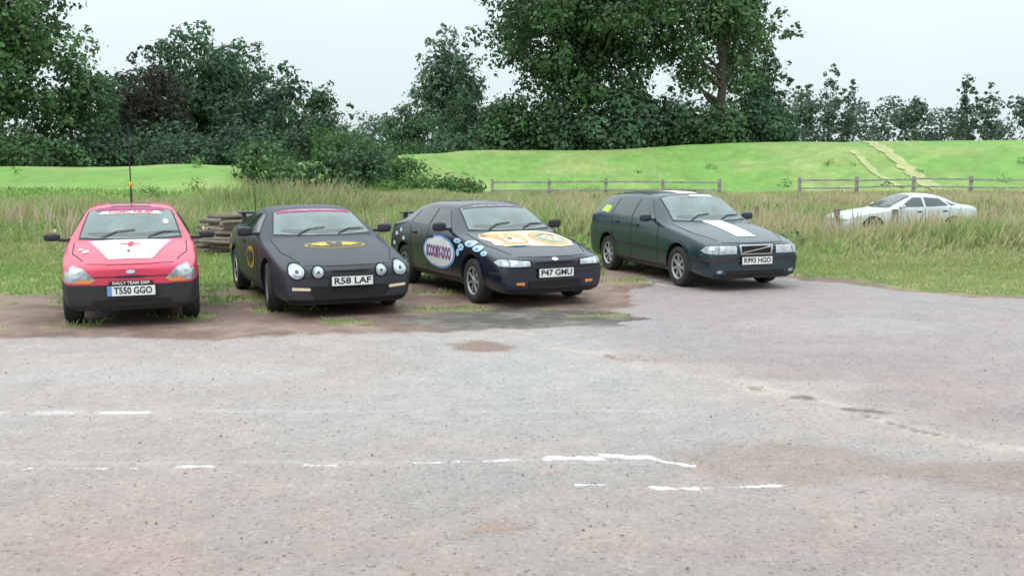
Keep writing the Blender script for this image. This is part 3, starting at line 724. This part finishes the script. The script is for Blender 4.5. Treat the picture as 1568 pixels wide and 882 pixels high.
P=dict(W=.88,zb=.17,nose=.93,tail=-3.42,cowl=(-.42,.92),rf=(-1.12,1.27),rr=(-1.95,1.27),deck=(-3.0,.99),zn=.645,ztail=.96,paint='matt',R=.315,wb=2.535,wr=.64,arch='matt',steer=-.12,nw=.78,
  sidewin=[[(-.78,.955),(-1.75,.97),(-1.72,1.19),(-1.18,1.195)],[(-1.82,.97),(-2.5,1.01),(-2.0,1.18),(-1.80,1.19)]],seams=[[(-.60,.86),(-.60,.3)],[(-1.80,.94),(-1.86,.3)]],handles=[(-1.62,.8)])
c=Car('coupe_car',P,(-2.40,12.97),math.radians(24.5))
for sg in (1,-1):
    for (yy,zz,r) in ((.655,.585,.090),(.40,.572,.072)):
        c.patch('lamp_bezel',ell(sg*yy,zz,r+.016,r+.012,28),'front','seam',.006)
        c.patch('round_headlamp',ell(sg*yy,zz,r-.004,r-.008,28),'front','lamp',.012)
        c.patch('lamp_inner',ell(sg*yy,zz,r*.62,r*.57,24),'front','lampw',.016)
        c.patch('lamp_bulb',ell(sg*yy,zz,r*.25,r*.22,12),'front','glass',.020)
    c.patch('indicator',[(sg*a,b) for a,b in [(.5,.385),(.72,.40),(.72,.365),(.5,.35)]],'front','cream',.008)
c.patch('lower_intake',[(-.44,.25),(.44,.25),(.56,.40),(-.56,.40)],'front','seam',.005)
c.patch('upper_grille',[(-.20,.565),(.20,.565),(.23,.59),(-.23,.59)],'front','seam',.005)
c.line('chin_spoiler',[(-.78,.215),(-.4,.20),(.4,.20),(.78,.215)],.03,'front','blk',.02)
c.plate('R58 LAF',.46,.02)
c.patch('bat_emblem_ring',ell(.12,.02,.155,.40,36),'top','yel',.004)
c.patch('bat_emblem_field',ell(.12,.02,.132,.375,36),'top','matt',.007)
bat=[(0,.06),(.02,.10),(.035,.06),(.10,.06),(.12,.10),(.28,.06),(.33,-.01),(.25,-.02),(.2,-.07),(.12,-.05),(.06,-.09),(0,-.11)]
bat=bat+[(-a,b) for a,b in bat[-2:0:-1]]
c.patch('bat_emblem',[(.12-b,.02+a) for a,b in bat],'top','yel',.010)
c.patch('bat_middle',[(.05,-.05),(.10,-.09),(.2,-.05),(.22,.02),(.2,.09),(.10,.13),(.05,.09),(.09,.02)],'top','matt',.013)
for sd in ('right','left'):
    c.patch('side_bat_ring',ell(-1.05,.62,.30,.15,30),sd,'yel',.005)
    c.patch('side_bat',[(-1.05+a*.8,.62+b*1.2) for a,b in bat],sd,'matt',.008)
    c.patch('side_bat_ring',ell(-2.95,.70,.18,.12,24),sd,'yel',.005)
    c.patch('side_bat',[(-2.95+a*.45,.70+b*.9) for a,b in bat],sd,'matt',.008)
c.patch('sunstrip',[(-.98,-.52),(-.98,.52),(-1.06,.51),(-1.06,-.51)],'top','mag',.010)
c.text('GOTHAM CITY CRUISER',.06,(-1.02,0),'top','pink',.013,.001,1.1)
c.mirror(-.80,.99,'matt')
bm=bmesh.new(); addbox(bm,(-3.2,0,1.13),(.22,1.35,.035))
for sg in (1,-1): addbox(bm,(-3.2,sg*.6,1.04),(.14,.05,.20))
bmobj('rear_wing',bm,M['matt'],c.root,bev=.01)
bm=bmesh.new(); tube(bm,[(-2.4,-.55,1.15),(-2.45,-.55,1.55)],[.01,.006],6); bmobj('aerial',bm,M['blk'],c.root)

P=dict(W=.85,zb=.18,nose=.86,tail=-3.45,cowl=(-.48,.93),rf=(-1.15,1.30),rr=(-2.25,1.305),deck=(-3.12,1.01),zn=.67,ztail=.99,paint='navy',R=.305,wb=2.605,wr=.65,nw=.79,spokes=7,spw=.035,
  sidewin=[[(-.82,.965),(-1.55,.975),(-1.55,1.22),(-1.22,1.22)],[(-1.62,.975),(-2.30,.995),(-2.22,1.21),(-1.62,1.225)],[(-2.37,1.0),(-2.75,1.03),(-2.45,1.15),(-2.30,1.20)]],seams=[[(-.66,.88),(-.66,.32)],[(-1.585,.95),(-1.60,.32)],[(-2.34,.96),(-2.28,.6),(-2.2,.5)]],handles=[(-1.42,.82),(-2.15,.84)])
c=Car('liftback_car',P,(.19,13.77),math.radians(27))
for sg in (1,-1):
    c.patch('headlamp_bezel',[(sg*a,b) for a,b in [(.36,.55),(.36,.635),(.76,.655),(.80,.61),(.78,.555)]],'front','seam',.005)
    c.patch('headlamp',[(sg*a,b) for a,b in [(.38,.56),(.38,.622),(.66,.642),(.66,.56)]],'front','lampw',.010)
    c.patch('indicator',[(sg*a,b) for a,b in [(.67,.56),(.67,.642),(.76,.645),(.79,.61),(.77,.565)]],'front','lamp',.010)
    c.patch('fog_lamp',[(sg*a,b) for a,b in [(.46,.31),(.46,.35),(.58,.35),(.58,.32)]],'front','amber',.010)
c.patch('grille',[(-.27,.575),(.27,.575),(.29,.605),(-.29,.605)],'front','seam',.005)
c.patch('lower_intake',[(-.40,.26),(.40,.26),(.40,.36),(-.40,.36)],'front','seam',.010)
c.line('bumper_strip',[(-.82,.47),(-.4,.465),(.4,.465),(.82,.47)],.025,'front','blk',.012)
c.patch('badge',ell(0,.64,.05,.02,14),'front','chrome',.008)
c.plate('P47 GMU',.465,0)
# bonnet cartoon: dog on the left, lady's head with headband in a tan disc on the right
c.patch('cartoon_panel',[(.26,-.60),(.36,-.44),(.38,-.25),(.42,-.08),(.44,.12),(.46,.34),(.40,.54),(.18,.64),(-.10,.64),(-.30,.56),(-.38,.36),(-.38,.10),(-.36,-.12),(-.40,-.36),(-.30,-.60),(-.12,-.66),(.08,-.58)],'top','cream',.004)
c.patch('cartoon_dog_head',[(-.30,-.54),(-.26,-.38),(-.24,-.24),(-.30,-.10),(-.14,-.04),(.04,-.04),(.22,-.06),(.34,-.16),(.35,-.34),(.28,-.46),(.12,-.42),(-.02,-.46),(-.16,-.56)],'top','tan',.008)
c.patch('cartoon_muzzle',[(.04,-.36),(.02,-.22),(.10,-.12),(.24,-.14),(.28,-.24),(.22,-.36),(.12,-.38)],'top','white',.012)
c.patch('cartoon_eye',ell(-.08,-.20,.06,.035,12),'top','white',.012); c.patch('cartoon_eye',ell(-.08,-.34,.06,.035,12),'top','white',.012)
c.patch('cartoon_nose',ell(.06,-.28,.03,.045,12),'top','blk',.016)
c.patch('cartoon_ear',[(-.30,-.54),(-.20,-.50),(-.16,-.56),(-.24,-.62)],'top','brown',.012)
c.line('cartoon_collar',[(.33,-.44),(.38,-.28),(.36,-.10)],.03,'top','lblue',.012)
c.patch('cartoon_disc',ell(.06,.32,.34,.27,26),'top','tan',.008)
c.patch('cartoon_hair',[(.26,.22),(.30,.42),(.16,.52),(-.02,.52),(-.18,.44),(-.22,.30),(-.14,.18),(.04,.14)],'top','teal',.012)
c.patch('cartoon_face',[(.22,.28),(.24,.40),(.12,.46),(-.02,.43),(-.08,.34),(-.0,.26),(.12,.23)],'top','cream',.016)
c.line('cartoon_hair_band',[(-.04,.20),(-.12,.32),(-.06,.46)],.04,'top','brown',.018)
for (ex,ey) in [(.05,.31),(.05,.40)]: c.patch('cartoon_eye',ell(ex,ey,.02,.018,8),'top','blk',.020)
c.patch('cartoon_lips',ell(.16,.36,.015,.035,8),'top','rvin',.020)
for sd in ('right','left'):
    c.patch('door_oval',ell(-1.12,.62,.60,.245,40),sd,'blue',.010)
    c.patch('door_oval_inner',ell(-1.12,.62,.55,.215,40),sd,'white',.014)
    if sd=='right': 
        c.text('SCOOBY-DOO',.23,(-1.12,.61),'right','blue',.017,.014,.60); c.text('SCOOBY-DOO',.23,(-1.12,.61),'right','mag',.020,.003,.60)
    for (ax,az,rx,rz) in [(-.12,.80,.14,.04),(.12,.75,.12,.04),(-.36,.74,.09,.05),(-.5,.82,.12,.035),(.33,.70,.08,.03),(-.45,.66,.05,.05)]:
        c.patch('flower_decal',ell(ax,az,rx,rz,9),sd,'lblue',.006); c.patch('flower_centre',ell(ax,az,rx*.4,rz*.4,8),sd,'blue',.009)
    for (ax,az) in [(-2.75,.85),(-2.95,.78),(-2.6,.72),(-3.05,.62)]: c.patch('flower_decal',ell(ax,az,.07,.035,8),sd,'lblue',.006)
c.patch('sunstrip',[(-1.02,-.50),(-1.02,.50),(-1.10,.49),(-1.10,-.49)],'top','navy',.010)
c.text('MYSTERY MACHINE TEAM',.055,(-1.06,0),'top','pink',.013,.001,1.0)
c.mirror(-.85,1.0,'blk')
bm=bmesh.new(); addbox(bm,(-3.2,0,1.10),(.2,1.3,.03))
for sg in (1,-1): addbox(bm,(-3.2,sg*.58,1.03),(.12,.05,.15))
bmobj('rear_spoiler',bm,M['navy'],c.root,bev=.01)

P=dict(W=.86,zb=.18,nose=.90,tail=-3.52,cowl=(-.46,.96),rf=(-1.18,1.385),rr=(-3.0,1.37),deck=(-3.38,1.06),zn=.72,ztail=1.02,paint='green',R=.31,wb=2.56,wr=.67,nw=.82,spokes=7,spw=.05,
  sidewin=[[(-.84,.995),(-1.58,1.005),(-1.58,1.30),(-1.26,1.30)],[(-1.66,1.005),(-2.38,1.02),(-2.34,1.29),(-1.66,1.305)],[(-2.48,1.02),(-3.12,1.05),(-2.92,1.27),(-2.44,1.29)]],seams=[[(-.66,.92),(-.66,.32)],[(-1.62,1.0),(-1.63,.32)],[(-2.42,1.0),(-2.34,.62),(-2.22,.5)]],handles=[(-1.45,.87),(-2.2,.89)])
c=Car('estate_car',P,(3.38,15.55),math.radians(19.5))
for sg in (1,-1):
    c.patch('headlamp',[(sg*a,b) for a,b in [(.34,.565),(.34,.68),(.62,.68),(.64,.56)]],'front','lampw',.010)
    c.patch('indicator',[(sg*a,b) for a,b in [(.65,.56),(.63,.68),(.77,.67),(.81,.61),(.79,.57)]],'front','lamp',.010)
    c.patch('roof_rail_pad',[(-1.5,sg*.50),(-2.95,sg*.50),(-2.95,sg*.53),(-1.5,sg*.53)],'top','blk',.03)
c.patch('grille_surround',[(-.27,.55),(.27,.55),(.29,.69),(-.29,.69)],'front','chrome',.008)
c.patch('grille',[(-.245,.565),(.245,.565),(.262,.675),(-.262,.675)],'front','seam',.012)
c.line('grille_bar',[(-.24,.58),(.24,.665)],.018,'front','chrome',.016)
c.line('bumper_strip',[(-.84,.475),(-.4,.47),(.4,.47),(.84,.475)],.06,'front','blk',.012)
c.patch('lower_intake',[(-.50,.25),(.50,.25),(.50,.31),(-.50,.31)],'front','seam',.010)
for sg in (1,-1): c.patch('fog_lamp',ell(sg*.62,.30,.05,.024,14),'front','lamp',.010)
c.line('side_strip',[(-.36,.52),(-2.2,.53)],.045,'right','blk',.010); c.line('side_strip',[(-.36,.52),(-2.2,.53)],.045,'left','blk',.010)
c.plate('R993 HGO',.46,0)
c.patch('bonnet_stripe',[(.60,-.16),(-.42,-.17),(-.42,.20),(.60,.18)],'top','white',.005)
c.patch('roof_stripe',[(-1.22,-.17),(-1.22,.20),(-1.9,.20),(-1.9,-.17)],'top','white',.005)
c.patch('sunstrip_patch',[(-1.08,-.02),(-1.08,.40),(-1.15,.40),(-1.15,-.02)],'top','white',.010)
c.mirror(-.86,1.03,'green')
c.patch('hi_vis_bag',[(-2.62,1.03),(-2.95,1.05),(-2.85,1.16),(-2.6,1.14)],'right','hiviz',.008)

P=dict(W=.88,zb=.18,nose=.93,tail=-3.6,cowl=(-.55,.92),rf=(-1.35,1.33),rr=(-2.2,1.34),deck=(-2.95,1.02),zn=.68,ztail=1.0,paint='silver',R=.315,wb=2.65,wr=.62,glass='glass',
  sidewin=[[(-.88,.955),(-1.66,.97),(-1.66,1.25),(-1.38,1.25)],[(-1.73,.97),(-2.5,1.0),(-2.24,1.22),(-1.73,1.26)],[(-2.57,1.0),(-2.80,1.02),(-2.54,1.10),(-2.45,1.15)]],seams=[[(-.7,.88),(-.7,.32)],[(-1.7,.95),(-1.7,.32)],[(-2.55,.96),(-2.45,.6)]],handles=[(-1.5,.82),(-2.35,.84)])
c=Car('saloon_car',P,(11.08,31.2),math.radians(-83),zoff=-.39)
for sg in (1,-1):
    c.patch('headlamp',[(sg*a,b) for a,b in [(.45,.56),(.45,.64),(.74,.65),(.8,.58)]],'front','lampw',.010)
    c.patch('tail_lamp',[(sg*a,b) for a,b in [(.45,.74),(.45,.86),(.72,.86),(.74,.74)]],'rear','red_l',.010)
c.line('side_strip',[(-.36,.52),(-2.3,.53)],.04,'right','blk',.010)
c.mirror(-.88,.98,'silver')

# ---------------------------------------------------------------- light, world, camera
w=bpy.data.worlds.new('World'); scene.world=w; w.use_nodes=True; nt=w.node_tree; N=nt.nodes; L=nt.links
bg=N['Background']; bg.inputs['Strength'].default_value=.1
sky=N.new('ShaderNodeTexSky'); sky.sky_type='NISHITA'; sky.sun_disc=False; sky.sun_elevation=math.radians(52); sky.sun_rotation=math.radians(215); sky.dust_density=3; sky.air_density=1.2
tc=N.new('ShaderNodeTexCoord'); sx=N.new('ShaderNodeSeparateXYZ'); L.new(tc.outputs['Generated'],sx.inputs[0])
mz=N.new('ShaderNodeMath'); mz.operation='MAXIMUM'; mz.inputs[1].default_value=0; L.new(sx.outputs['Z'],mz.inputs[0])
pw=N.new('ShaderNodeMath'); pw.operation='POWER'; pw.inputs[1].default_value=1.5; L.new(mz.outputs[0],pw.inputs[0])
ma=N.new('ShaderNodeMath'); ma.operation='MULTIPLY_ADD'; ma.inputs[1].default_value=19; ma.inputs[2].default_value=10.2; L.new(pw.outputs[0],ma.inputs[0])
nz=N.new('ShaderNodeTexNoise'); nz.inputs['Scale'].default_value=2.2; nz.inputs['Detail'].default_value=4; L.new(tc.outputs['Generated'],nz.inputs['Vector'])
nm=N.new('ShaderNodeMapRange'); nm.inputs['To Min'].default_value=.95; nm.inputs['To Max'].default_value=1.05; nm.inputs['From Min'].default_value=.3; nm.inputs['From Max'].default_value=.7; L.new(nz.outputs['Fac'],nm.inputs['Value'])
mm=N.new('ShaderNodeMath'); mm.operation='MULTIPLY'; L.new(ma.outputs[0],mm.inputs[0]); L.new(nm.outputs[0],mm.inputs[1])
oc=N.new('ShaderNodeVectorMath'); oc.operation='SCALE'; oc.inputs[0].default_value=(.845,.965,1.0); L.new(mm.outputs[0],oc.inputs['Scale'])
mx=N.new('ShaderNodeMix'); mx.data_type='RGBA'; mx.inputs['Factor'].default_value=.88
L.new(sky.outputs[0],mx.inputs['A']); L.new(oc.outputs[0],mx.inputs['B']); L.new(mx.outputs['Result'],bg.inputs['Color'])
sl=bpy.data.lights.new('sun','SUN'); sl.energy=.9; sl.angle=math.radians(30); sl.color=(1,.94,.86)
so=link(bpy.data.objects.new('sun',sl)); 
el=math.radians(52); az=math.radians(215)
d=Vector((math.sin(az)*math.cos(el),math.cos(az)*math.cos(el),math.sin(el))); so.rotation_euler=d.to_track_quat('Z','Y').to_euler()
cam=bpy.data.cameras.new('camera'); cam.sensor_width=36; cam.lens=34.44; cam.clip_end=3000; cam.clip_start=.1
co=link(bpy.data.objects.new('camera',cam)); co.location=(0,0,1.9); co.rotation_euler=(math.radians(82.8),0,0); scene.camera=co
scene.view_settings.view_transform='Standard'; scene.view_settings.look='None'; scene.view_settings.exposure=0
